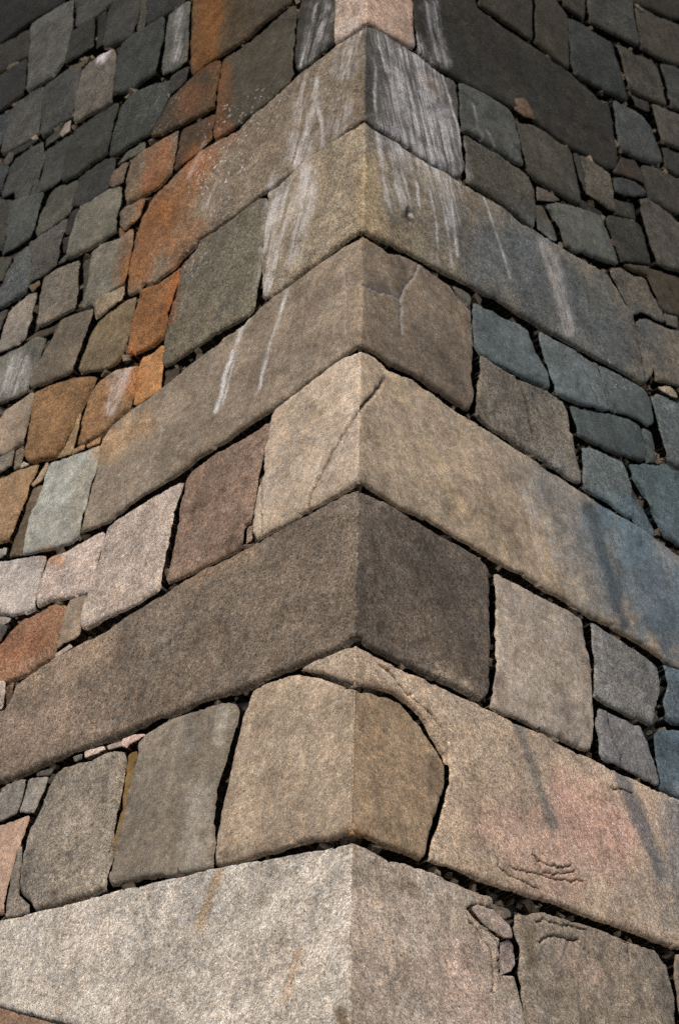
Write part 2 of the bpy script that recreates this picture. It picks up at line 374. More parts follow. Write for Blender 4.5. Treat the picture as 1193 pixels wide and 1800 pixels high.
(ST, 'A1', (80,76,69), [(-80,625),(0,606),(66,596),(56,640),(18,708),(0,755),(-80,795)]),
(ST, 'A1', (138,128,122), [(62,985),(120,922),(190,858),(236,825),(221,920),(196,1040),(166,1160),(120,1198),(0,1257),(-60,1282),(-60,1270),(3,1180),(24,1090)]),
(CH, 'A1', (112,91,66), [(203,802),(268,768),(272,792),(222,838)]),
(CH, 'A1', (54,52,46), [(252,826),(282,808),(262,920),(233,1048),(204,1100),(218,980)], dict(set=0.04)),
(ST, 'A1', (72,67,60), [(-80,1005),(0,978),(38,962),(18,1030),(-10,1118),(-80,1196)]),
(CH, 'A1', (74,65,52), [(250,1115),(340,1086),(416,1038),(378,1108),(310,1138),(240,1158),(175,1176)]),
(ST, 'A1', (113,100,86), [(432,1046),(520,1007),(645,974),(635,1050),(575,1188),(540,1290),(506,1388),(440,1422),(330,1467),(216,1511),(206,1495),(265,1350),(344,1213),(394,1115)]),
(CH, 'A2', (84,75,64), [(300,42),(342,-8),(323,45),(260,168),(247,173)]),
(ST, 'A1', (130,113,93), [(668,972),(674,906),(722,878),(858,798),(860,858),(846,894),(760,962),(674,1034)], dict(bulge=0.008)),
(ST, 'A1', (118,100,77), [(668,1066),(760,992),(860,914),(939,878),(919,970),(879,1100),(859,1198),(835,1264),(786,1323),(720,1367),(620,1382),(536,1392),(531,1380),(566,1290),(606,1190),(636,1112)]),
(ST, 'A2', (103,100,92), [(5,105),(90,58),(170,18),(250,-32),(314,-22),(284,70),(234,190),(194,288),(184,318),(100,372),(0,417),(-60,434),(-60,150)]),
(ST, 'A2', (154,133,117), [(-3,525),(23,475),(100,428),(210,347),(214,362),(189,480),(154,618),(135,684),(60,732),(0,772),(-60,795),(-60,570)]),
(ST, 'A2', (131,99,70), [(240,346),(310,308),(420,268),(520,238),(654,233),(644,260),(594,380),(544,468),(494,568),(424,716),(376,792),(300,812),(220,832),(170,813),(160,790),(185,640),(215,480)], dict(radius=0.018)),
(ST, 'A2', (143,112,83), [(654,296),(722,238),(790,194),(880,168),(954,158),(944,190),(924,290),(894,400),(882,446),(825,522),(750,581),(660,631),(580,681),(511,711),(516,690),(556,500),(606,392)], dict(radius=0.018)),
(ST, 'A2', (176,127,85), [(979,106),(1060,58),(1110,10),(1130,16),(1120,130),(1105,250),(1090,325),(1030,372),(932,431),(917,424),(926,350),(955,190)]),
(CH, 'A2', (76,64,50), [(1128,175),(1190,155),(1216,165),(1190,268),(1110,322)], dict(set=0.035, rough=1.8)),
(CH, 'A2', (153,127,99), [(543,488),(552,494),(517,640),(492,738),(468,773),(390,800),(434,740),(503,592)], dict(set=0.012)),
(CH, 'A2', (142,116,90), [(502,742),(572,714),(567,738),(484,776)], dict(set=0.012)),
(CH, 'A2', (153,110,74), [(592,712),(688,660),(678,698),(602,728)], dict(set=0.012)),
(CH, 'A2', (110,66,38), [(697,652),(733,643),(702,692)], dict(set=0.02)),
(ST, 'A2', (122,110,100), [(-60,838),(0,808),(97,758),(90,800),(76,862),(0,911),(-60,942)]),
(ST, 'A2', (128,112,97), [(108,764),(150,722),(145,790),(121,862),(85,876),(95,810)], dict(bulge=0.006)),
(CH, 'A2', (165,156,146), [(147,832),(184,850),(132,872)], dict(set=0.01)),
(ST, 'A2', (153,124,97), [(-60,966),(0,952),(110,898),(260,858),(229,930),(189,998),(174,1080),(124,1193),(74,1335),(51,1377),(0,1392),(-60,1394)]),
(CH, 'A2', (152,127,107), [(213,992),(318,836),(322,852),(287,928),(268,960),(220,998)], dict(set=0.008)),
(ST, 'A2', (98,82,65), [(208,1014),(264,982),(235,1090),(195,1200),(150,1330),(120,1468),(45,1482),(75,1370),(135,1220),(175,1100)], dict(set=0.02)),
(ST, 'A2', (158,157,154), [(330,846),(380,823),(480,793),(575,758),(689,713),(680,760),(645,900),(606,1010),(586,1110),(560,1200),(520,1345),(478,1377),(350,1427),(140,1467),(155,1400),(210,1190),(275,1000)], dict(bulge=0.01)),
(CH, 'A2', (108,97,79), [(617,1020),(636,1004),(607,1150),(582,1270),(558,1338),(528,1370),(563,1240),(593,1120)], dict(set=0.02)),
(ST, 'g', (132,106,87), [(327,839),(337,827),(357,807),(390,787),(428,764),(453,749),(468,740),(466,761),(459,786),(454,821),(450,851),(443,884),(439,905),(436,916),(427,918),(424,950),(421,957),(375,981),(325,1006),(300,1017),(291,1021),(289,1015),(293,1000),(303,955),(308,925),(315,890),(321,862)], dict(bulge=0.008)),
(CH, 'g', (143,120,99), [(430,922),(438,919),(438,945),(430,951)], dict(set=0.01)),
(ST, 'g', (181,162,146), [(320,848),(300,855),(265,878),(225,902),(200,917),(188,928),(180,955),(172,985),(162,1020),(152,1050),(146,1070),(142,1098),(143,1106),(160,1099),(200,1077),(240,1058),(275,1038),(281,1029),(281,1015),(288,985),(296,950),(303,915),(311,880),(317,860)], dict(bulge=0.01)),
(ST, 'A3', (181,168,157), [(-60,348),(0,337),(100,318),(200,307),(294,293),(294,320),(259,430),(229,550),(209,648),(150,683),(60,703),(0,698),(-60,700)], dict(bulge=0.012)),
(ST, 'A3', (183,163,149), [(335,306),(450,273),(570,198),(696,130),(709,136),(684,250),(644,400),(609,534),(560,552),(440,582),(330,602),(236,641),(241,600),(266,490),(306,380)], dict(bulge=0.012)),
(ST, 'A3', (143,106,80), [(3,912),(63,826),(130,757),(230,698),(310,658),(370,638),(444,647),(434,720),(394,860),(369,955),(336,1003),(240,1052),(180,1102),(80,1142),(0,1184),(-60,1210),(-60,965)], dict(bulge=0.014)),
(ST, 'A3', (143,122,101), [(484,606),(594,568),(594,600),(564,700),(539,846),(496,878),(430,902),(394,936),(390,926),(415,820),(445,702)]),
(CH, 'A3', (188,168,152), [(370,972),(468,913),(487,930),(440,957),(366,1002)], dict(set=0.012)),
(CH, 'A3', (142,132,121), [(-60,724),(0,719),(48,724),(28,750),(-20,768)]),
(ST, 'A3', (92,87,79), [(-40,786),(0,781),(47,795),(18,858),(0,895),(-60,934)]),
(CH, 'A3', (152,145,138), [(-60,246),(0,245),(28,235),(18,280),(-20,297),(-60,298)]),
(ST, 'g', (127,115,99), [(302,1262),(350,1245),(393,1231),(410,1232),(412,1243),(409,1268),(399,1308),(389,1341),(376,1381),(373,1414),(371,1451),(366,1500),(365,1519),(350,1526),(325,1529),(300,1534),(251,1538),(209,1547),(189,1552),(188,1538),(193,1515),(201,1477),(211,1426),(221,1389),(231,1361),(238,1333),(241,1303),(252,1287),(284,1268)], dict(bulge=0.012, radius=0.014)),
(ST, 'g', (137,125,109), [(90,1356),(109,1342),(151,1329),(189,1315),(208,1316),(211,1333),(206,1363),(198,1409),(191,1451),(184,1500),(180,1548),(177,1559),(141,1571),(101,1583),(70,1593),(57,1596),(52,1585),(32,1569),(30,1550),(33,1515),(40,1489),(52,1441),(70,1401),(82,1373)], dict(bulge=0.014, radius=0.018)),
(CH, 'g', (132,104,62), [(216,1318),(230,1312),(229,1341),(219,1376),(212,1426),(202,1466),(192,1500),(188,1500),(196,1451),(204,1409),(211,1363)], dict(set=0.03, rough=1.5)),
(ST, 'A4', (165,146,131), [(-60,-90),(12,-20),(18,60),(10,155),(0,172),(-60,200)]),
(CH, 'A4', (96,72,52), [(30,10),(70,-20),(60,60),(28,150),(24,80)]),
(CH, 'A4', (192,167,151), [(575,470),(700,432),(713,450),(580,508)], dict(set=0.012)),
(CH, 'A4', (167,142,126), [(722,422),(818,392),(823,418),(731,443)], dict(set=0.012)),
(CH, 'A4', (192,162,146), [(836,392),(920,353),(988,342),(958,378),(880,418),(868,438),(842,428)], dict(set=0.012)),
(CH, 'A4', (98,94,86), [(490,502),(545,482),(538,510),(500,528)]),
(CH, 'A4', (88,82,74), [(240,612),(348,583),(330,628),(240,635)]),
(ST, 'A4', (133,125,114), [(-60,770),(3,770),(53,708),(176,662),(170,700),(136,818),(105,904),(50,938),(0,962),(-60,984)]),
(ST, 'A4', (143,135,124), [(193,656),(314,647),(305,680),(255,800),(217,893),(120,888),(145,800),(174,712)], dict(bulge=0.008)),
(ST, 'A4', (168,140,119), [(-60,1014),(0,992),(100,952),(195,920),(175,1000),(135,1100),(90,1188),(55,1300),(20,1450),(-4,1592),(-60,1612)]),
(ST, 'A5', (131,120,106), [(102,10),(128,-70),(116,120),(101,272),(175,344),(180,396),(120,419),(19,433),(34,280),(64,122)]),
(ST, 'g', (134,108,87), [(-40,1766),(0,1775),(38,1787),(75,1797),(121,1807),(200,1829),(400,1865),(600,1911),(600,1990),(-40,1900)], dict(set=-0.02)),
# ---- right face, from the top
(ST, 'g', (52,48,41), [(722,-40),(820,-40),(841,12),(900,55),(938,79),(973,104),(1011,129),(1029,149),(1056,174),(1072,182),(1077,209),(1085,251),(1092,295),(1069,292),(1034,270),(1001,252),(941,209),(893,182),(851,161),(806,136),(776,119),(751,99),(739,88),(735,63),(729,15)], dict(bulge=0.01, rough=0.8)),
(CH, 'D0', (112,86,68), [(58,694),(108,684),(148,742),(182,826),(110,806),(48,760)], dict(set=-0.002)),
(ST, 'D0', (64,59,50), [(-60,-60),(172,-60),(176,60),(180,264),(130,234),(0,153),(-70,100),(-185,20),(-200,-60)]),
(ST, 'D0', (68,61,49), [(199,-60),(310,-60),(348,15),(416,105),(426,250),(440,462),(420,457),(300,362),(204,284)]),
(ST, 'D0', (56,59,57), [(434,118),(540,168),(600,218),(736,288),(765,400),(805,560),(843,692),(780,662),(620,582),(494,494),(470,430),(455,300)]),
(ST, 'D0', (60,55,46), [(350,-40),(541,-60),(546,60),(541,124),(480,84),(402,24)]),
(ST, 'D0', (68,67,63), [(564,-60),(855,-60),(870,30),(895,180),(918,312),(880,302),(800,253),(700,203),(584,144),(572,80)]),
(ST, 'D0', (70,63,52), [(895,35),(950,58),(1060,118),(1193,168),(1260,196),(1260,474),(1193,444),(1130,423),(1022,374),(946,326),(925,200)]),
(ST, 'D0', (52,47,39), [(882,5),(905,-60),(1260,-60),(1260,164),(1150,114),(1022,55)]),
(CH, 'D0', (112,98,82), [(880,30),(905,32),(948,70),(930,76)], dict(set=-0.004)),
(ST, 'D0', (78,73,63), [(765,298),(870,338),(898,377),(960,388),(1036,437),(1056,470),(1085,580),(1113,732),(1010,683),(920,643),(864,606),(834,520),(794,382)]),
(ST, 'D0', (66,65,63), [(1069,448),(1130,458),(1193,487),(1260,506),(1260,794),(1193,763),(1144,744),(1114,600)]),
(ST, 'D0', (75,78,79), [(744,698),(810,728),(880,768),(938,806),(997,884),(1046,1000),(1080,1080),(1080,1133),(1000,1117),(900,1082),(860,1052),(804,1052),(784,1000),(764,850)]),
(CH, 'D0', (58,55,48), [(872,655),(920,685),(988,706),(997,766),(960,764),(902,736)]),
(ST, 'D0', (80,73,67), [(1009,726),(1110,767),(1193,807),(1260,836),(1260,1074),(1193,1034),(1084,994),(1054,900),(1024,802)]),
(ST, 'D0', (58,55,51), [(1089,1021),(1193,1062),(1260,1096),(1260,1240),(1193,1216),(1112,1164),(1099,1100)]),
(ST, 'D1', (66,53,41), [(744,8),(800,-95),(896,-76),(945,2),(960,82),(900,54),(820,24)]),
(ST, 'D1', (64,59,51), [(964,12),(955,-45),(1080,-24),(1193,46),(1260,66),(1260,304),(1193,284),(1100,234),(1004,176),(989,110)]),
(ST, 'D1', (64,65,66), [(749,54),(800,46),(900,86),(964,133),(964,164),(880,173),(792,144),(764,128)]),
(ST, 'D1', (58,55,50), [(772,174),(850,197),(900,206),(915,270),(924,323),(850,294),(784,275)], dict(set=0.03)),
(ST, 'D1', (80,75,69), [(914,206),(970,197),(1060,247),(1140,307),(1193,357),(1260,406),(1260,713),(1190,698),(1110,683),(1044,649),(1004,540),(964,400),(945,312)]),
(ST, 'D1', (60,57,51), [(722,307),(800,318),(897,348),(935,394),(955,480),(1002,642),(900,632),(804,622),(790,580),(736,440),(696,336)]),
(ST, 'D1', (94,95,90), [(280,236),(350,221),(450,241),(560,277),(656,316),(685,380),(724,470),(775,600),(773,642),(690,617),(600,592),(540,562),(472,562),(405,514),(385,450),(335,330)], dict(bulge=0.02)),
(CH, 'D1', (62,59,53), [(467,-125),(498,-114),(537,30),(541,140),(512,60),(483,-50)]),
(ST, 'D1', (87,80,71), [(514,-104),(560,-93),(640,-34),(716,14),(731,90),(764,272),(720,257),(640,202),(555,154),(545,50)]),
(CH, 'D1', (54,51,45), [(532,170),(600,206),(694,272),(680,286),(600,256),(542,236)], dict(set=0.03)),
(ST, 'D1', (72,67,58), [(74,-342),(190,-328),(300,-253),(426,-160),(455,-108),(485,20),(509,130),(508,217),(440,188),(370,153),(270,84),(192,45),(154,-2),(134,-42),(104,-200)]),
(ST, 'g', (75,76,75), [(808,144),(826,151),(867,174),(892,191),(903,205),(911,239),(922,287),(908,280),(893,270),(877,263),(849,243),(818,224),(813,201),(810,165)]),
(ST, 'g', (83,78,69), [(818,237),(846,254),(874,270),(898,287),(924,302),(935,319),(942,345),(945,375),(942,395),(926,384),(896,362),(851,333),(826,316),(821,300),(822,270)]),
(CH, 'D1', (97,87,80), [(217,105),(290,136),(374,189),(330,200),(260,195),(218,195)]),
(CH, 'D1', (88,77,62), [(223,226),(266,235),(316,342),(364,458),(348,473),(272,425),(228,388)]),
(CH, 'D1', (120,104,86), [(376,492),(390,490),(397,522),(380,524)]),
(ST, 'D1', (96,87,76), [(724,676),(790,678),(880,728),(956,748),(995,822),(1054,942),(1094,1002),(1102,1050),(1040,1031),(952,982),(875,991),(855,948),(786,800),(736,722)]),
(ST, 'D1', (73,62,47), [(814,656),(950,667),(1080,697),(1193,747),(1260,767),(1260,1024),(1193,1003),(1103,974),(1064,926),(1016,830),(976,727),(882,692)]),
(ST, 'D2', (111,101,92), [(894,-144),(960,-168),(1060,-113),(1193,-73),(1260,-54),(1260,330),(1193,303),(1110,278),(1045,263),(1026,190),(991,80),(936,-40)], dict(bulge=0.014)),
(CH, 'D1', (103,91,82), [(1095,996),(1193,1018),(1193,1084),(1122,1064)]),
(CH, 'D2', (154,138,124), [(1057,318),(1128,318),(1177,370),(1172,392),(1100,357)], dict(set=0.0)),
(ST, 'g', (86,96,102), [(836,532),(864,543),(893,559),(917,570),(931,582),(940,604),(951,628),(963,650),(969,681),(961,677),(931,662),(896,644),(867,631),(850,618),(840,600),(838,575),(834,549)]),
(ST, 'C1', (92,86,81), [(783,804),(850,826),(916,866),(911,926),(880,944),(822,876)], dict(bulge=0.008)),
(ST, 'D2', (95,106,112), [(226,-74),(290,-33),(400,28),(520,88),(596,137),(624,154),(654,260),(694,400),(708,463),(650,452),(560,432),(450,402),(345,358),(326,300),(296,180),(256,80)]),
(ST, 'D2', (75,84,86), [(645,157),(750,218),(850,268),(917,308),(975,346),(1004,432),(1019,556),(988,582),(920,542),(830,502),(742,477),(724,464),(696,350),(660,220)]),
(ST, 'D2', (95,102,106), [(1015,375),(1060,357),(1130,387),(1193,417),(1260,438),(1260,872),(1193,862),(1135,815),(1085,640),(1050,500),(1030,420)]),
(ST, 'D2', (69,78,80), [(445,446),(500,468),(620,498),(740,508),(850,548),(916,586),(945,642),(964,730),(964,822),(850,802),(700,742),(560,682),(503,645),(475,560)]),
(ST, 'D2', (69,76,78), [(953,595),(1016,625),(1035,720),(1050,824),(984,834),(974,700)]),
(ST, 'g', (108,98,91), [(844,625),(867,642),(896,657),(931,674),(968,690),(991,705),(999,721),(1004,756),(1009,781),(1017,814),(1023,834),(1022,848),(1014,846),(981,822),(943,798),(893,765),(864,749),(838,727),(837,718),(841,686),(844,650)]),
(ST, 'D2', (95,104,108), [(524,741),(590,747),(700,797),(796,842),(835,922),(860,1010),(875,1120),(884,1222),(840,1217),(760,1162),(650,1087),(540,1013),(535,950),(540,902)]),
(ST, 'D2', (71,90,98), [(845,866),(950,861),(1107,862),(1147,902),(1260,946),(1260,1452),(1193,1417),(1112,1362),(1075,1298),(1015,1188),(965,1080),(885,962)]),
(CH, 'D2', (50,47,41), [(862,966),(888,985),(946,1082),(996,1190),(1054,1308),(1045,1362),(960,1292),(904,1235),(894,1100)], dict(set=0.025)),
(ST, 'g', (154,138,122), [(870,1007),(879,1010),(893,1017),(921,1030),(943,1043),(981,1063),(1024,1086),(1029,1114),(1037,1151),(1042,1197),(1043,1225),(1047,1275),(1048,1300),(1042,1314),(1019,1308),(968,1283),(926,1265),(893,1251),(877,1245),(869,1239),(870,1215),(874,1177),(876,1101),(875,1038)], dict(bulge=0.012)),
(ST, 'g', (118,115,110), [(1040,1094),(1069,1109),(1107,1132),(1142,1157),(1158,1171),(1163,1194),(1165,1208),(1160,1241),(1152,1270),(1134,1260),(1094,1247),(1069,1232),(1051,1220),(1051,1200),(1051,1177),(1046,1139)]),
(ST, 'g', (113,110,109), [(1058,1243),(1074,1253),(1107,1265),(1127,1276),(1139,1302),(1147,1331),(1159,1374),(1158,1381),(1119,1360),(1089,1345),(1061,1333),(1056,1321),(1058,1301),(1052,1270)]),
(ST, 'g', (75,90,97), [(1166,1168),(1180,1175),(1250,1212),(1250,1288),(1188,1269),(1176,1260),(1169,1230),(1174,1205)]),
(ST, 'g', (75,94,104), [(1154,1286),(1167,1280),(1193,1283),(1250,1298),(1250,1424),(1193,1397),(1185,1392),(1167,1383),(1165,1363),(1157,1326)]),
(ST, 'g', (142,126,108), [(913,1605),(956,1601),(994,1610),(1034,1622),(1074,1636),(1109,1651),(1158,1666),(1170,1687),(1180,1719),(1188,1751),(1191,1792),(1193,1850),(1100,1890),(940,1870),(934,1800),(923,1745),(918,1690),(915,1655),(908,1630)], dict(bulge=0.014, radius=0.016, rough=1.5)),
(ST, 'g', (123,102,86), [(1187,1678),(1250,1696),(1250,1850),(1200,1840),(1193,1740),(1186,1700)]),
(CH, 'C5', (153,132,119), [(914,380),(950,360),(1060,390),(1146,474),(1193,540),(1190,586),(1130,584),(1042,524),(962,456)], dict(set=0.0, rough=1.4)),
(CH, 'g', (152,132,122), [(886,1654),(900,1648),(908,1660),(910,1690),(904,1703),(890,1708),(886,1690)], dict(set=0.01, rough=1.4)),
(CH, 'g', (112,96,82), [(874,1582),(893,1588),(907,1594),(909,1604),(896,1610),(880,1600)], dict(set=0.03)),
]

# cracks: line, half width in metres, depth in metres, strength of the pale mortar in them
CRACKS = [
 ([(945,1512),(955,1532),(975,1536),(1010,1532)], 0.0024, 0.016, 0), ([(1090,1640),(1108,1655),(1110,1685)], 0.0032, 0.02, 0),
 ([(958,1262),(970,1300)], 0.002, 0.002, 0), ([(884,1655),(880,1690),(884,1720)], 0.0032, 0.02, 0), ([(846,1622),(876,1652),(884,1680)], 0.0026, 0.018, 0),
 ([(676,665),(671,676),(660,690),(645,708),(632,720),(615,742),(600,765),(575,810),(560,840),(545,868),(537,893)], 0.0058, 0.026, 0),
 ([(668,1167),(683,1179),(701,1200),(731,1230),(766,1263),(781,1288),(789,1313)], 0.0045, 0.018, 0),
 ([(635,503),(650,508),(663,514),(690,518),(703,526)], 0.006, 0.010, 0.55),
 ([(735,465),(728,485),(711,505),(704,524),(702,552),(705,586)], 0.006, 0.010, 0.45),
 ([(600,470),(606,485),(609,520),(609,590)], 0.004, 0.003, 0.25),
 ([(1076,1386),(1094,1386),(1109,1394)], 0.0032, 0.02, 0),
 ([(893,1518),(906,1528),(933,1531),(976,1545),(1024,1549)], 0.0026, 0.02, 0),
 ([(935,1502),(948,1512),(961,1519),(984,1526),(1004,1521)], 0.0028, 0.02, 0),
 ([(873,1505),(877,1523),(892,1538),(948,1560)], 0.0026, 0.018, 0),
 ([(940,1622),(955,1617),(976,1624),(1002,1625),(1034,1634)], 0.0034, 0.025, 0),
 ([(946,1656),(958,1648),(976,1644),(1000,1650),(1018,1650)], 0.0038, 0.025, 0),
 ([(1072,1250),(1070,1270),(1077,1293),(1092,1330),(1092,1346)], 0.0028, 0.02, 0),
 ([(1039,678),(1049,698),(1057,716)], 0.0038, 0.025, 0),
 ([(829,1616),(850,1645),(868,1670),(871,1700),(869,1742)], 0.0036, 0.022, 0),
 ([(908,660),(926,708),(938,763)], 0.012, 0.010, 0),
 ([(938,690),(952,735)], 0.010, 0.010, 0),
 ([(458,1190),(452,1205)], 0.004, 0.005, 0),
 ([(716,370),(716,386)], 0.018, 0.016, 0),
 ([(168,1268),(164,1284),(162,1300)], 0.003, 0.008, 0),
 ([(457,835),(458,905),(456,938)], 0.003, 0.008, 0),
 ([(1138,675),(1120,600)], 0.01, 0.008, 0),
]
# single pale runs of lime: line, half width in metres, strength
RUNS = [
 ([(505,508),(494,545),(475,605),(462,660),(455,690)], 0.007, 0.75),
 ([(440,556),(425,580),(408,620),(395,665),(381,724)], 0.010, 0.85),
 ([(420,610),(402,670),(390,722)], 0.005, 0.6),
 ([(553,178),(561,210),(563,255)], 0.008, 0.6),
 ([(849,345),(862,385),(873,420),(882,446),(894,490)], 0.006, 0.6),
 ([(777,298),(790,345),(797,400),(802,450)], 0.007, 0.7),
 ([(763,302),(774,350),(786,410),(792,470)], 0.006, 0.55),
 ([(744,300),(756,350),(766,400),(768,470)], 0.005, 0.6),
 ([(723,300),(731,330),(735,360)], 0.006, 0.7),
 ([(702,300),(713,335),(719,362)], 0.007, 0.7),
 ([(670,300),(676,355)], 0.007, 0.5),
 ([(690,300),(695,340)], 0.010, 0.5),
 ([(660,115),(659,160),(663,215)], 0.006, 0.6),
 ([(776,125),(790,165),(806,215),(813,255)], 0.007, 0.75),
 ([(702,125),(712,180),(728,250)], 0.007, 0.65),
 ([(834,184),(842,220),(848,244)], 0.006, 0.5),
 ([(857,228),(872,258)], 0.005, 0.35),
 ([(551,5),(538,65),(524,115)], 0.006, 0.55),
 ([(762,5),(772,60),(783,112)], 0.008, 0.35),
 ([(748,5),(757,60),(770,105)], 0.010, 0.4),
 ([(225,640),(212,690),(195,722)], 0.018, 0.45),
 ([(355,690),(375,640)], 0.01, 0.1),
 ([(358,250),(340,290),(330,310)], 0.012, 0.25),
 ([(378,320),(362,362)], 0.006, 0.4),
]
# patches of staining and mineral colour: kind, from, to, radius in pixels, colour, strength
O1, O2, O3 = (110,70,32), (128,84,46), (98,66,38)
DK, BL, PK, TN = (70,68,64), (92,102,107), (180,142,126), (178,156,126)
STAINS = [
 ('tint', (372,5), (360,105), 30, O1, 0.8), ('tint', (470,5), (520,-10), 60, (62,57,47), 0.8),
 ('tint', (440,60), (420,80), 40, (70,60,46), 0.7),
 ('tint', (395,120), (382,225), 22, O3, 0.8), ('tint', (345,160), (330,190), 26, (100,64,36), 0.6),
 ('tint', (345,290), (290,380), 40, O2, 0.75), ('tint', (270,370), (240,480), 45, O2, 0.85),
 ('tint', (310,440), (340,400), 30, O2, 0.6), ('tint', (285,260), (270,320), 26, (140,86,50), 0.6),
 ('tint', (235,625), (225,680), 26, (165,105,60), 0.5), ('tint', (312,470), (296,560), 14, (150,92,52), 0.6),
 ('tint', (190,690), (150,770), 24, (142,100,66), 0.4), ('tint', (250,745), (180,790), 30, (165,132,96), 0.6),
 ('tint', (400,235), (330,300), 22, (150,96,62), 0.4),
 ('tint', (85,975), (100,985), 16, (178,130,90), 0.7), ('tint', (10,1150), (60,1130), 30, (150,100,70), 0.4),
 ('tint', (155,830), (135,900), 16, (140,125,100), 0.4),
 ('tint', (181,95), (176,103), 12, (196,184,180), 1.0), ('tint', (192,88), (190,92), 5, (190,178,174), 1.0),
 ('lime', (720,110), (770,270), 48, None, 1.0), ('lime', (670,70), (690,200), 22, None, 0.7),
 ('lime', (690,240), (790,320), 40, None, 0.9), ('lime', (670,240), (695,350), 26, None, 0.9),
 ('lime', (775,310), (795,390), 16, None, 0.8), ('lime', (548,150), (520,280), 24, None, 0.8),
 ('lime', (620,60), (600,120), 26, None, 0.7), ('lime', (600,180), (590,230), 20, None, 0.5),
 ('lime', (495,330), (472,500), 26, None, 0.75), ('lime', (545,300), (515,460), 18, None, 0.7),
 ('lime', (565,15), (545,100), 20, None, 0.6), ('lime', (755,10), (775,110), 16, None, 0.6),
 ('lime', (360,1240), (380,1260), 1, None, 0.0), ('lime', (930,870), (960,990), 24, None, 0.4),
 ('lime', (960,430), (1000,580), 16, None, 0.5), ('lime', (30,640), (20,680), 30, None, 0.7),
 ('lime', (210,660), (195,720), 16, None, 0.6), ('lime', (310,100), (316,20), 10, None, 0.5),
 # right end of the second course: grey
 ('tint', (800,390), (850,440), 60, (92,88,80), 0.75), ('tint', (900,450), (1080,600), 95, (84,86,84), 0.95),
 ('tint', (960,440), (1000,580), 14, (128,116,104), 0.6), ('tint', (1080,505), (1130,640), 14, (104,94,84), 0.5),
 ('tint', (655,225), (680,245), 22, (74,70,62), 0.6), ('tint', (645,300), (650,395), 36, (150,130,100), 0.8), ('tint', (690,410), (720,440), 20, (128,112,88), 0.5),
 ('tint', (645,60), (648,190), 9, (58,57,52), 0.7), ('tint', (700,110), (712,235), 9, (62,58,50), 0.6),
 ('tint', (745,135), (770,160), 16, (112,90,62), 0.5),
 ('tint', (716,378), (716,380), 15, (66,60,52), 0.9), ('tint', (721,378), (722,380), 4, (180,165,150), 0.9),
 ('tint', (710,470), (700,510), 12, (72,62,50), 0.7), ('tint', (650,499), (680,507), 8, (74,64,54), 0.5),
 # fourth course: pale wash, dark run, blue-grey end
 ('tint', (690,655), (705,700), 12, TN, 0.6), ('tint', (750,780), (812,905), 13, TN, 0.55),
 ('tint', (920,850), (965,1000), 22, (158,136,106), 0.6), ('tint', (870,760), (900,830), 20, (128,118,106), 0.5),
 ('tint', (960,840), (1060,1040), 55, (116,112,106), 0.85), ('tint', (1060,920), (1150,1080), 60, (92,102,107), 0.8), ('tint', (1140,970), (1210,1120), 75, BL, 0.95),
 ('tint', (1080,900), (1110,960), 40, (88,102,108), 0.9), ('tint', (1035,890), (1098,1100), 13, (64,70,72), 0.85),
 ('tint', (650,640), (640,840), 10, (138,118,98), 0.4),
 # fifth course
 ('tint', (340,1020), (440,965), 22, (152,128,102), 0.6), ('tint', (180,1130), (60,1200), 40, (152,130,108), 0.7),
 ('tint', (10,1300), (120,1260), 60, (150,128,110), 0.6), ('tint', (660,1080), (850,1190), 40, (104,90,76), 0.5),
 ('tint', (612,920), (612,1080), 14, (132,115,96), 0.5),
 # pink block
 ('tint', (1010,1420), (1070,1480), 75, PK, 0.75), ('tint', (880,1450), (980,1540), 60, (178,146,128), 0.6),
 ('tint', (908,1275), (972,1450), 12, (104,99,92), 0.85), ('tint', (1088,1352), (1165,1545), 17, (92,91,92), 0.85),
 ('tint', (1200,1430), (1210,1600), 45, (122,120,118), 0.8), ('tint', (1120,1560), (1180,1600), 50, (136,124,110), 0.6),
 ('tint', (1010,1320), (1030,1350), 20, (140,124,106), 0.5),
 ('tint', (760,1340), (760,1390), 16, (92,78,62), 0.5), ('tint', (690,1240), (640,1260), 30, (128,106,82), 0.4),
 ('tint', (760,1180), (860,1250), 25, (172,154,134), 0.4),
 # left cornerstone and its neighbours
 ('tint', (350,1400), (340,1510), 34, (158,148,134), 0.6), ('tint', (393,1250), (385,1300), 12, (176,164,146), 0.7),
 ('tint', (120,1420), (150,1540), 45, (160,146,128), 0.4), ('tint', (185,1370), (183,1410), 8, (92,84,74), 0.6),
 ('tint', (55,1500), (40,1560), 12, (88,82,74), 0.5),
 ('tint', (470,1480), (400,1505), 12, (112,96,78), 0.5), ('tint', (612,1460), (640,1470), 10, (128,88,56), 0.6),
 # lowest course
 ('tint', (386,1530), (350,1630), 9, (176,142,96), 0.55), ('tint', (525,1670), (500,1760), 8, (184,148,110), 0.45),
 ('tint', (598,1778), (602,1800), 13, (104,80,56), 0.85), ('tint', (800,1700), (840,1790), 60, (172,146,130), 0.6),
 ('tint', (640,1530), (690,1560), 30, (142,128,110), 0.5), ('tint', (715,1555), (735,1568), 12, (120,106,88), 0.6),
 ('tint', (1150,1690), (1190,1780), 40, (100,92,82), 0.7), ('tint', (1000,1680), (1040,1720), 30, (152,128,112), 0.5),
 ('tint', (930,1640), (935,1690), 14, (112,96,72), 0.6),
 ('spots', (400,200), (370,240), 26, None, 0.9), ('spots', (440,230), (360,330), 45, None, 1.0), ('spots', (480,180), (400,300), 45, None, 0.6),
 ('spots', (400,360), (340,460), 40, None, 0.6), ('spots', (300,180), (290,260), 40, None, 0.4), ('spots', (560,120), (600,200), 40, None, 0.5),
 ('spots', (1060,640), (1100,680), 20, None, 0.6), ('spots', (30,640), (20,690), 30, None, 0.7), ('spots', (640,330), (640,390), 20, None, 0.3),
]


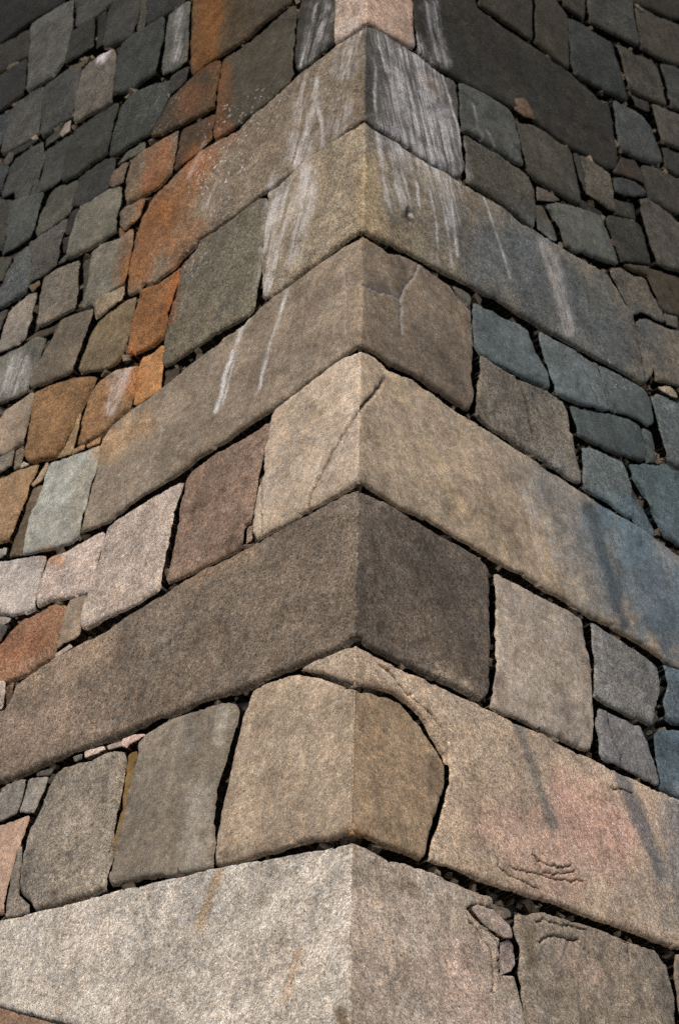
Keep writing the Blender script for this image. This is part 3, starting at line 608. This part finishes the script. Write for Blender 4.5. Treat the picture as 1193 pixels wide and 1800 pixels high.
# ------------------------------------------------------------------ stone builder
def seg_dist(P, A, B):
    """distance of points P to each polyline segment, minimum"""
    out = np.full(len(P), 1e9)
    AB = B - A
    L2 = np.maximum((AB ** 2).sum(1), 1e-12)
    for k in range(0, len(P), 4000):
        q = P[k:k + 4000, None, :] - A[None]
        t = np.clip((q * AB[None]).sum(2) / L2[None], 0, 1)
        d = q - t[..., None] * AB[None]
        out[k:k + 4000] = np.sqrt((d ** 2).sum(2)).min(1)
    return out

def inside(P, poly):
    x, y = P[:, 0], P[:, 1]
    r = np.zeros(len(P), bool)
    a, b2 = poly, np.roll(poly, -1, 0)
    for (x1, y1), (x2, y2) in zip(a, b2):
        if y1 == y2: continue
        c = ((y1 > y) != (y2 > y)) & (x < (x2 - x1) * (y - y1) / (y2 - y1) + x1)
        r ^= c
    return r

def resample(poly, s):
    out = []
    n = len(poly)
    for i in range(n):
        a, b2 = poly[i], poly[(i + 1) % n]
        k = max(1, int(round(np.linalg.norm(b2 - a) / s)))
        for j in range(k):
            out.append(a + (b2 - a) * j / k)
    return np.array(out)

def poly_lines(pts_px, s, jag=0.009):
    uv = to_uv(pts_px)
    out = [uv[0]]
    for a, b2 in zip(uv[:-1], uv[1:]):
        k = max(1, int(math.ceil(np.linalg.norm(b2 - a) / s)))
        for j in range(1, k + 1):
            out.append(a + (b2 - a) * j / k)
    out = np.array(out)
    q = np.concatenate([out * 85, np.zeros((len(out), 1))], 1)
    out[:, 0] += jag * fbm(q, 3, 201)
    out[:, 1] += jag * fbm(q, 3, 211)
    return out

def smooth01(x):
    x = np.clip(x, 0, 1)
    return x * x * (3 - 2 * x)

CRACK_UV = [(poly_lines(p, 0.008, 0.010), wd, dp, tone) for p, wd, dp, tone in CRACKS]
RUN_UV = [(poly_lines(p, 0.02, 0.004), wd, st) for p, wd, st in RUNS]

def make_mesh(name, poly, corner, colour, colour_r, seed, spacing, radius=0.024, bulge=0.012, setback=0.0,
              tilt=0.01, rough=1.0, depth=0.24, grow=0.004, under=0.020, detail=True, fine=True, wear=True):
    s = spacing
    sb = s * 0.75
    b = resample(poly, sb)
    b = 0.84 * b + 0.08 * (np.roll(b, 1, 0) + np.roll(b, -1, 0))
    # uneven, chipped outline
    t = np.roll(b, -1, 0) - np.roll(b, 1, 0)
    t /= np.maximum(np.linalg.norm(t, axis=1, keepdims=True), 1e-9)
    area = 0.5 * np.sum(b[:, 0] * np.roll(b[:, 1], -1) - np.roll(b[:, 0], -1) * b[:, 1])
    nrm = np.stack([-t[:, 1], t[:, 0]], 1) * (1 if area > 0 else -1)      # inward
    q = np.concatenate([b * 14, np.full((len(b), 1), seed * 3.1)], 1)
    off = fbm(q, 3, 5) * 0.006 + np.maximum(fbm(q * 2.6, 3, 9) - 0.1, 0) * 0.016
    size = math.sqrt(abs(area))
    off *= min(1, size / 0.25)
    b = b + nrm * (off - grow)[:, None]
    radius = min(radius, size * 0.16)
    seg_a, seg_b = b, np.roll(b, -1, 0)
    pts = []
    lo, hi = b.min(0), b.max(0)
    gx = np.arange(lo[0], hi[0], s)
    gy = np.arange(lo[1], hi[1], s * 0.866)
    X, Y = np.meshgrid(gx, gy)
    X = X + (np.arange(len(gy)) % 2)[:, None] * s * 0.5
    G = np.stack([X.ravel(), Y.ravel()], 1)
    rr = np.random.default_rng(seed)
    G = G + rr.uniform(-0.16, 0.16, G.shape) * s
    G = G[inside(G, b)]
    extra = []
    for d_ in (0.12, 0.38, 0.75):
        extra.append((b + nrm * radius * d_, radius * d_ * 0.85))
    if corner:
        vv = np.arange(lo[1], hi[1], s)
        for du in (-0.026, -0.017, -0.010, -0.005, 0.0, 0.005, 0.010, 0.017, 0.026):
            extra.append((np.stack([np.full(len(vv), du), vv], 1), s * 0.3))
    if fine:
        for pl, wd, *_ in CRACK_UV + RUN_UV:
            if (pl.max(0) < lo).any() or (pl.min(0) > hi).any(): continue
            tt = np.gradient(pl, axis=0); tt /= np.maximum(np.linalg.norm(tt, axis=1, keepdims=True), 1e-9)
            nn = np.stack([-tt[:, 1], tt[:, 0]], 1)
            seg = pl
            for k in (-1.6, -0.7, 0, 0.7, 1.6):
                extra.append((seg + nn * wd * k, s * 0.3))
    near = []
    for ex, mind in extra:
        ex = ex[inside(ex, b)]
        if len(ex):
            near.append(ex[seg_dist(ex, seg_a, seg_b) >= mind])
    if len(G):
        G = G[seg_dist(G, seg_a, seg_b) > s * 0.55]
    if near:
        near = np.concatenate(near)
        if len(near) and len(G):
            # drop grid points that crowd the extra points (hash grid)
            cell = s * 0.55
            keys = set(map(tuple, np.floor(near / cell).astype(int)))
            keep = np.array([tuple(k) not in keys for k in np.floor(G / cell).astype(int)], bool)
            G = G[keep]
        G = np.concatenate([G, near]) if len(G) else near
    allp = np.concatenate([b, G]) if len(G) else b
    nb = len(b)
    vs, es, fs, *_ = delaunay_2d_cdt([Vector(p) for p in allp], [], [list(range(nb))], 1, 1e-5)
    V = np.array([(p[0], p[1]) for p in vs])
    F = [tuple(f) for f in fs]
    if not F: return None
    d = seg_dist(V, seg_a, seg_b)
    # relief
    base3 = np.concatenate([V, np.full((len(V), 1), seed * 1.7)], 1)
    R = radius * np.clip(1.0 + 0.9 * fbm(base3 * 9, 3, 21), 0.35, 2.2)
    x = np.clip(d / R, 0, 1)
    prof = -R * (1 - np.sqrt(np.clip(1 - (1 - x) ** 2, 0, 1)))
    low = nrm[:, 1] > 0.55
    if low.any() and size > 0.3:
        d2 = seg_dist(V, seg_a[low], seg_b[low])
        R2 = under * np.clip(1.0 + 0.8 * fbm(base3 * 4 + 7, 3, 23), 0.3, 2.0) * min(1, size / 0.35)
        x2 = np.clip(d2 / R2, 0, 1)
        prof = prof - 0.55 * R2 * (1 - np.sqrt(np.clip(1 - (1 - x2) ** 2, 0, 1)))
    cush = bulge * (1 - np.exp(-d / 0.09))
    h = prof + cush - bulge * 0.6 - setback
    h = h + rough * (0.009 * fbm(base3 * 5.0, 3, 31) + 0.0042 * fbm(base3 * 19, 3, 41) + 0.0022 * fbm(base3 * 55, 2, 51))
    # flaked patches: a few shallow steps
    fl = fbm(base3 * 3.2, 3, 61)
    h = h - rough * 0.006 * smooth01((fl - 0.22) / 0.05)
    c = V.mean(0)
    ta, tb = rr.uniform(-tilt, tilt, 2)
    h = h + (V[:, 0] - c[0]) * ta * (0 if corner else 1) + (V[:, 1] - c[1]) * tb
    crackm = np.zeros(len(V)); tone = np.zeros(len(V)); run = np.zeros(len(V))
    if fine:
        for pl, wd, dp, tn in CRACK_UV:
            if (pl.max(0) < lo).any() or (pl.min(0) > hi).any(): continue
            dd = seg_dist(V, pl[:-1], pl[1:])
            g = np.clip(1.25 - dd / wd, 0, 1)
            h = h - dp * g
            crackm = np.maximum(crackm, g * min(1, dp / 0.014))
            if tn: tone = np.maximum(tone, tn * np.exp(-(dd / (wd * 1.2)) ** 2))
        for pl, wd, stg in RUN_UV:
            if (pl.max(0) < lo).any() or (pl.min(0) > hi).any(): continue
            dd = seg_dist(V, pl[:-1], pl[1:])
            wav = np.clip(0.75 + 1.1 * fbm(base3 * np.array([[40.0, 9.0, 1.0]]), 2, 111), 0.15, 1.1)
            run = np.maximum(run, wav * min(1, stg * 1.15) * np.clip(1.9 - dd / wd, 0, 1))
    run = np.maximum(run, tone)
    av = np.stack([V[:, 1] * 9, V[:, 1] * 0 + seed * 2.3, V[:, 1] * 0], 1)
    rad = 0.007 + 0.034 * np.clip(fbm(av, 4, 71, 0.65) - 0.02, 0, 1) ** 1.2
    W = to_world(V, h, corner, rad)
    # boundary -> skirt into the wall
    cnt = {}
    for f in F:
        for i in range(len(f)):
            a_, b_ = f[i], f[(i + 1) % len(f)]
            cnt[(a_, b_)] = cnt.get((a_, b_), 0) + 1
    bed = [e for e in cnt if (e[1], e[0]) not in cnt]
    bi = sorted({i for e in bed for i in e})
    bmap = {i: len(V) + k for k, i in enumerate(bi)}
    Vb = V[bi].copy()
    cen = c
    if corner:
        Vb[:, 0] = np.where(Vb[:, 0] < 0, np.minimum(Vb[:, 0], -depth), np.maximum(Vb[:, 0], depth))
    Wb = to_world(Vb, np.full(len(bi), -depth), False) if not corner else \
        np.where(Vb[:, 0:1] < 0, P0 + Vb[:, 1:2] * E - Vb[:, 0:1] * DL - NL * depth, P0 + Vb[:, 1:2] * E + Vb[:, 0:1] * DR - NR * depth)
    allW = np.concatenate([W, Wb])
    skirt = [(a_, bmap[a_], bmap[b_], b_) for a_, b_ in bed]
    # orientation
    f0 = F[len(F) // 2]
    nf = np.cross(W[f0[1]] - W[f0[0]], W[f0[2]] - W[f0[0]])
    outn = NL if V[f0[0], 0] < 0 else NR
    if nf @ outn < 0:
        F = [tuple(reversed(f)) for f in F]
    else:
        skirt = [tuple(reversed(f)) for f in skirt]
    org = allW.mean(0)
    me = bpy.data.meshes.new(name)
    me.from_pydata((allW - org).tolist(), [], F + skirt)
    me.polygons.foreach_set('use_smooth', [True] * len(me.polygons))
    nV = len(allW)
    # colour
    cl = lin(colour)
    C = np.repeat(cl[None], nV, 0)
    Vall = np.concatenate([V, V[bi]])
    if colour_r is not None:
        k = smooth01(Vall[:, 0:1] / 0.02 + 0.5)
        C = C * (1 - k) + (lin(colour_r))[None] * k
    wob = fbm(np.concatenate([Vall * 2.2, np.full((nV, 1), seed)], 1), 4, 81)
    C = C * (1 + 0.26 * wob[:, None])
    hue = fbm(np.concatenate([Vall * 3.1, np.full((nV, 1), seed + 50)], 1), 3, 91)
    C = C * (1 + hue[:, None] * np.array([[0.03, 0.0, -0.035]]))
    limeA = np.zeros(nV); spotA = np.zeros(nV)
    if fine:
        px = project(allW)
        pw = fbm(np.stack([(px[:, 0] + 0.25 * px[:, 1] * np.sign(px[:, 0] - 635)*-1) / 17, px[:, 1] / 60, px[:, 0] * 0], 1), 4, 101, 0.6)
        pq = fbm(np.stack([px[:, 0] / 9, px[:, 1] / 9, px[:, 0] * 0], 1), 3, 121, 0.7)
        pl_, ph_ = px.min(0), px.max(0)
        for kind, p1, p2, rpx, colr, stg in STAINS:
            if max(p1[0], p2[0]) + rpx * 1.5 < pl_[0] or min(p1[0], p2[0]) - rpx * 1.5 > ph_[0]: continue
            if max(p1[1], p2[1]) + rpx * 1.5 < pl_[1] or min(p1[1], p2[1]) - rpx * 1.5 > ph_[1]: continue
            dd = seg_dist(px, np.array([p1], float), np.array([p2], float))
            mk = stg * smooth01(1.25 - dd / rpx + 0.45 * pw + 0.35 * pq)
            if kind == 'lime':
                limeA = np.maximum(limeA, mk)
            elif kind == 'spots':
                spotA = np.maximum(spotA, mk)
            else:
                C = C * (1 - mk[:, None]) + (lin(colr))[None] * (1 + 0.15 * wob[:, None]) * mk[:, None]
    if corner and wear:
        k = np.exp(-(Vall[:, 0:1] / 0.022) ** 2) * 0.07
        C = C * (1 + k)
    C[:len(V)] *= (1 - 0.75 * crackm * (1 - tone))[:, None]
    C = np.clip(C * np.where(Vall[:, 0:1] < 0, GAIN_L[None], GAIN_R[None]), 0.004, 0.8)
    ca = me.attributes.new('stone_colour', 'FLOAT_COLOR', 'POINT')
    ca.data.foreach_set('color', np.concatenate([C, np.ones((nV, 1))], 1).astype(np.float32).ravel())
    la = me.attributes.new('lime', 'FLOAT', 'POINT')
    la.data.foreach_set('value', limeA.astype(np.float32))
    sa = me.attributes.new('lichen', 'FLOAT', 'POINT')
    sa.data.foreach_set('value', spotA.astype(np.float32))
    ra = me.attributes.new('run', 'FLOAT', 'POINT')
    ra.data.foreach_set('value', np.concatenate([run, np.zeros(len(bi))]).astype(np.float32))
    uvl = me.uv_layers.new(name='wall_map')
    li = np.zeros(len(me.loops), np.int32)
    me.loops.foreach_get('vertex_index', li)
    fall = Vall.copy()          # x runs level, y runs down the fall line, so that washes run straight down
    fall[:, 0] += np.where(Vall[:, 0] < 0, -(E @ DL), E @ DR) * Vall[:, 1]
    uvl.data.foreach_set('uv', fall[li].astype(np.float32).ravel())
    me.materials.append(GRANITE)
    return me, org

def link(name, me, org, parent):
    o = bpy.data.objects.new(name, me)
    COL.objects.link(o)
    o.location = Vector(org)
    if parent is not None:
        o.parent = parent
        o.matrix_parent_inverse = Matrix.Translation(-Vector(parent.location))
    return o

# ------------------------------------------------------------------ ground
gm = bpy.data.meshes.new('ground')
gn = 80
xs = np.sign(np.linspace(-1, 1, gn)) * np.abs(np.linspace(-1, 1, gn)) ** 3 * 400
gx, gy = np.meshgrid(xs, xs)
gz = fbm(np.stack([gx.ravel() * 0.8, gy.ravel() * 0.8, gx.ravel() * 0], 1), 3, 3) * 0.02
gv = np.stack([gx.ravel(), gy.ravel(), gz], 1)
gf = [(j * gn + i, j * gn + i + 1, (j + 1) * gn + i + 1, (j + 1) * gn + i) for j in range(gn - 1) for i in range(gn - 1)]
gm.from_pydata(gv.tolist(), [], gf)
gm.materials.append(GRAVEL)
ground = bpy.data.objects.new('ground', gm)
COL.objects.link(ground)
ground['kind'] = 'structure'

# ------------------------------------------------------------------ the wall
V_BASE = (0.0 - P0[2]) / E[2]
V_TOP = V_BASE + 17.0
wall = bpy.data.objects.new('stone_wall', None)
COL.objects.link(wall)
wall.location = Vector(P0 + V_BASE * E)
wall['label'] = 'corner of a tall weathered wall of huge fitted granite blocks'
wall['category'] = 'wall'
wall['kind'] = 'thing'

# packed earth and rubble behind the blocks, seen only in the joints
REC = 0.085
def corept(u_l, u_r, v, rec):
    return P0 + v * E + u_l * DL + u_r * DR - 0
cv = []
for v in (V_BASE - 0.3, V_TOP - 0.05):
    o0 = P0 + v * E + (DL + DR) * REC
    cv += [o0, o0 + DL * 16, o0 + DL * 16 + DR * 12, o0 + DR * 12]
cm = bpy.data.meshes.new('earth_core')
corg = np.mean(cv, 0)
cm.from_pydata([(p - corg).tolist() for p in cv], [], [(0, 1, 2, 3), (7, 6, 5, 4), (0, 4, 5, 1), (1, 5, 6, 2), (2, 6, 7, 3), (3, 7, 4, 0)])
cm.materials.append(EARTH)
link('earth_core', cm, corg, wall)

def global_px(tile, pts):
    if tile == 'g':
        p = np.array(pts, float)
    else:
        x0 = {'A': 0, 'B': 300, 'C': 600, 'D': 893}[tile[0]]
        y0 = int(tile[1]) * 300
        k = 300.0 / 1193.0
        p = np.array([(x0 + a * k, y0 + b_ * k) for a, b_ in pts])
    # blocks cut by the frame go on outside it
    p[:, 0] = np.where(p[:, 0] < -8, p[:, 0] - 70, p[:, 0])
    p[:, 0] = np.where(p[:, 0] > 1200, p[:, 0] + 70, p[:, 0])
    p[:, 1] = np.where(p[:, 1] < -8, p[:, 1] - 60, p[:, 1])
    return p

count = 0
TRACED = []
for i, rec in enumerate(STONES):
    name, tile, colour, pts = rec[:4]
    opt = rec[4] if len(rec) > 4 else {}
    px = global_px(tile, pts)
    uv = to_uv(px)
    corner = opt.get('corner', False)
    if not corner:      # keep a block wholly on its own face
        uv[:, 0] = np.minimum(uv[:, 0], -0.001) if uv[:, 0].mean() < 0 else np.maximum(uv[:, 0], 0.001)
    TRACED.append(uv)
    cpos = to_world(uv.mean(0)[None], np.zeros(1), False)[0]
    dist = np.linalg.norm(cpos - CAM)
    sp = 0.00135 * dist * opt.get('sp', 1.0)
    size = math.sqrt(abs(0.5 * np.sum(uv[:, 0] * np.roll(uv[:, 1], -1) - np.roll(uv[:, 0], -1) * uv[:, 1])))
    sp = min(sp, size / 7)
    rr = np.random.default_rng(100 + i)
    small = name == 'chink_stone'
    colr = opt.get('right')
    # the upper courses get a darker colour with height, block by block
    height_tone = float(np.interp(uv[:, 1].mean(), [2.8, 6.5], [1.0, 0.86])) if not corner else 1.0
    colour = tuple(c_ * height_tone for c_ in colour)
    grey = sum(colour) / 3
    if colour[2] > colour[0] + 4:       # blue-grey granite: keep the hue faint
        colour = tuple(0.6 * c_ + 0.4 * grey for c_ in colour)
    elif colour[0] - colour[2] < 46:    # field granite is a muted grey-beige
        colour = tuple(0.8 * c_ + 0.2 * g_ for c_, g_ in zip(colour, (grey * 1.07, grey * 1.01, grey * 0.92)))
    if height_tone < 0.999:
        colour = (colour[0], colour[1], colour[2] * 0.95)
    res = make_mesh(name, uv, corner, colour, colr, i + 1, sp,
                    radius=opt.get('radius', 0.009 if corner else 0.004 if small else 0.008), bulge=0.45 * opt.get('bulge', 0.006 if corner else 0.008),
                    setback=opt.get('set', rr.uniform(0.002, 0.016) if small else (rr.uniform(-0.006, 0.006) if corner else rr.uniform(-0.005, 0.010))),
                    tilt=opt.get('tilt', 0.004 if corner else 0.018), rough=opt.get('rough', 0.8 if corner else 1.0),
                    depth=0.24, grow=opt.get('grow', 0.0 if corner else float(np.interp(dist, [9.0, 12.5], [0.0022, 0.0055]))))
    if res is None:
        print('no mesh for stone', i); continue
    o = link(name, res[0], res[1], wall)
    if 'label' in opt: o['label'] = opt['label']
    count += 1
print('stones', count, len(STONES))

# the same masonry going on outside the photograph, one joined part
def outer():
    vs, fs, cs = [], [], []
    rr = random.Random(5)
    PAL = [r_[2] for r_ in STONES if r_[0] == ST and 60 < sum(r_[2]) / 3 < 150 and r_[2][0] - r_[2][2] < 45]
    for side in (-1, 1):
        v = V_BASE
        while v < V_TOP - 0.2:
            hgt = rr.uniform(0.22, 0.42)
            u = 0.0
            first = True
            while u < 11:
                ww = rr.uniform(0.22, 0.62) + (0.5 * rr.random() if first else 0)
                first = False
                uc = np.array([[side * u, v], [side * (u + ww), v], [side * (u + ww), v + hgt], [side * u, v + hgt]])
                gu, gv = np.meshgrid(np.linspace(0.1, 0.9, 4), np.linspace(0.1, 0.9, 4))
                smp = np.stack([side * (u + gu.ravel() * ww), v + gv.ravel() * hgt], 1)
                cov = np.zeros(len(smp), bool)
                for pl in TRACED:
                    if (pl.max(0) < smp.min(0)).any() or (pl.min(0) > smp.max(0)).any(): continue
                    cov |= inside(smp, pl)
                pr = project(to_world(smp, np.zeros(len(smp)), False))
                cov |= (pr[:, 0] > 5) & (pr[:, 0] < 1188) & (pr[:, 1] > 5) & (pr[:, 1] < 1795)
                ins = cov.mean() > 0.8
                behind = 0.014 if cov.any() else 0.0      # tucked behind the blocks it meets
                if not ins:
                    n0 = len(vs)
                    nrm = NL if side < 0 else NR
                    g = 0.008; bev = 0.03; dep = rr.uniform(0.0, 0.025) + 0.012 + behind
                    a = np.array([[g, g], [ww - g, g], [ww - g, hgt - g], [g, hgt - g]])
                    b2 = np.array([[g + bev, g + bev], [ww - g - bev, g + bev], [ww - g - bev, hgt - g - bev], [g + bev, hgt - g - bev]])
                    for ring, hh in ((a, -0.2), (a, -0.03 - dep), (b2, -dep)):
                        q = ring.copy()
                        q = q + np.array([[rr.uniform(-.01, .01), rr.uniform(-.01, .01)] for _ in range(4)]) if hh != -0.2 else q
                        uvq = np.stack([side * (u + q[:, 0]), v + q[:, 1]], 1)
                        vs.extend(to_world(uvq, np.full(4, hh), False).tolist())
                    pc = PAL[rr.randrange(len(PAL))]; pg = sum(pc) / 3
                    cc = lin(tuple(0.4 * a_ + 0.6 * b_ for a_, b_ in zip(pc, (pg * 1.06, pg, pg * 0.9)))) * rr.uniform(0.85, 1.15)
                    cs.extend([cc] * 12)
                    for r_ in (0, 4):
                        for k in range(4):
                            q = (n0 + r_ + k, n0 + r_ + (k + 1) % 4, n0 + r_ + 4 + (k + 1) % 4, n0 + r_ + 4 + k)
                            fs.append(q if side > 0 else q[::-1])
                    q = (n0 + 8, n0 + 9, n0 + 10, n0 + 11)
                    fs.append(q if side > 0 else q[::-1])
                u += ww
            v += hgt
    me = bpy.data.meshes.new('outer_masonry')
    org = np.mean(vs, 0)
    me.from_pydata((np.array(vs) - org).tolist(), [], fs)
    ca = me.attributes.new('stone_colour', 'FLOAT_COLOR', 'POINT')
    C = np.concatenate([np.array(cs) * 0.9, np.ones((len(vs), 1))], 1)
    ca.data.foreach_set('color', C.astype(np.float32).ravel())
    me.uv_layers.new(name='wall_map')
    me.materials.append(GRANITE)
    o = link('outer_masonry', me, org, wall)
    o['kind'] = 'stuff'
outer()


# grit and stone chips lodged in the open joints
def joint_grit():
    rr = np.random.default_rng(3)
    vs, fs, cs = [], [], []
    base = np.array([(-1, -1, -1), (1, -1, -1), (1, 1, -1), (-1, 1, -1), (-1, -1, 1), (1, -1, 1), (1, 1, 1), (-1, 1, 1)], float)
    quads = [(0, 3, 2, 1), (4, 5, 6, 7), (0, 1, 5, 4), (1, 2, 6, 5), (2, 3, 7, 6), (3, 0, 4, 7)]
    for side in (-1, 1):
        D, n = (DL, NL) if side < 0 else (DR, NR)
        cand = np.stack([side * rr.uniform(0.12, 3.4, 40000), rr.uniform(-0.2, 8.2, 40000)], 1)
        hid = np.zeros(len(cand), bool)
        for pl in TRACED:                       # only where no block covers the joint
            hid |= inside(cand, pl)
        for cu, v in cand[~hid][:5200]:
            u = abs(cu)
            s = rr.uniform(0.006, 0.022)
            q = base * (s * rr.uniform(0.4, 1.2, 3)) + rr.uniform(-0.35, 0.35, (8, 3)) * s
            c = P0 + u * D + v * E - n * rr.uniform(0.032, 0.075)
            ax = rr.normal(size=(3, 3)); ax, _ = np.linalg.qr(ax)
            n0 = len(vs)
            vs.extend((q @ ax + c).tolist())
            fs.extend(tuple(i + n0 for i in f) for f in quads)
            cs.extend([lin(np.array((96, 86, 72)) * rr.uniform(0.6, 1.35))] * 8)
    me = bpy.data.meshes.new('joint_grit')
    org = np.mean(vs, 0)
    me.from_pydata((np.array(vs) - org).tolist(), [], fs)
    ca = me.attributes.new('stone_colour', 'FLOAT_COLOR', 'POINT')
    ca.data.foreach_set('color', np.concatenate([np.array(cs), np.ones((len(vs), 1))], 1).astype(np.float32).ravel())
    me.uv_layers.new(name='wall_map')
    me.materials.append(GRANITE)
    o = link('joint_grit', me, org, wall)
    o['kind'] = 'stuff'
joint_grit()
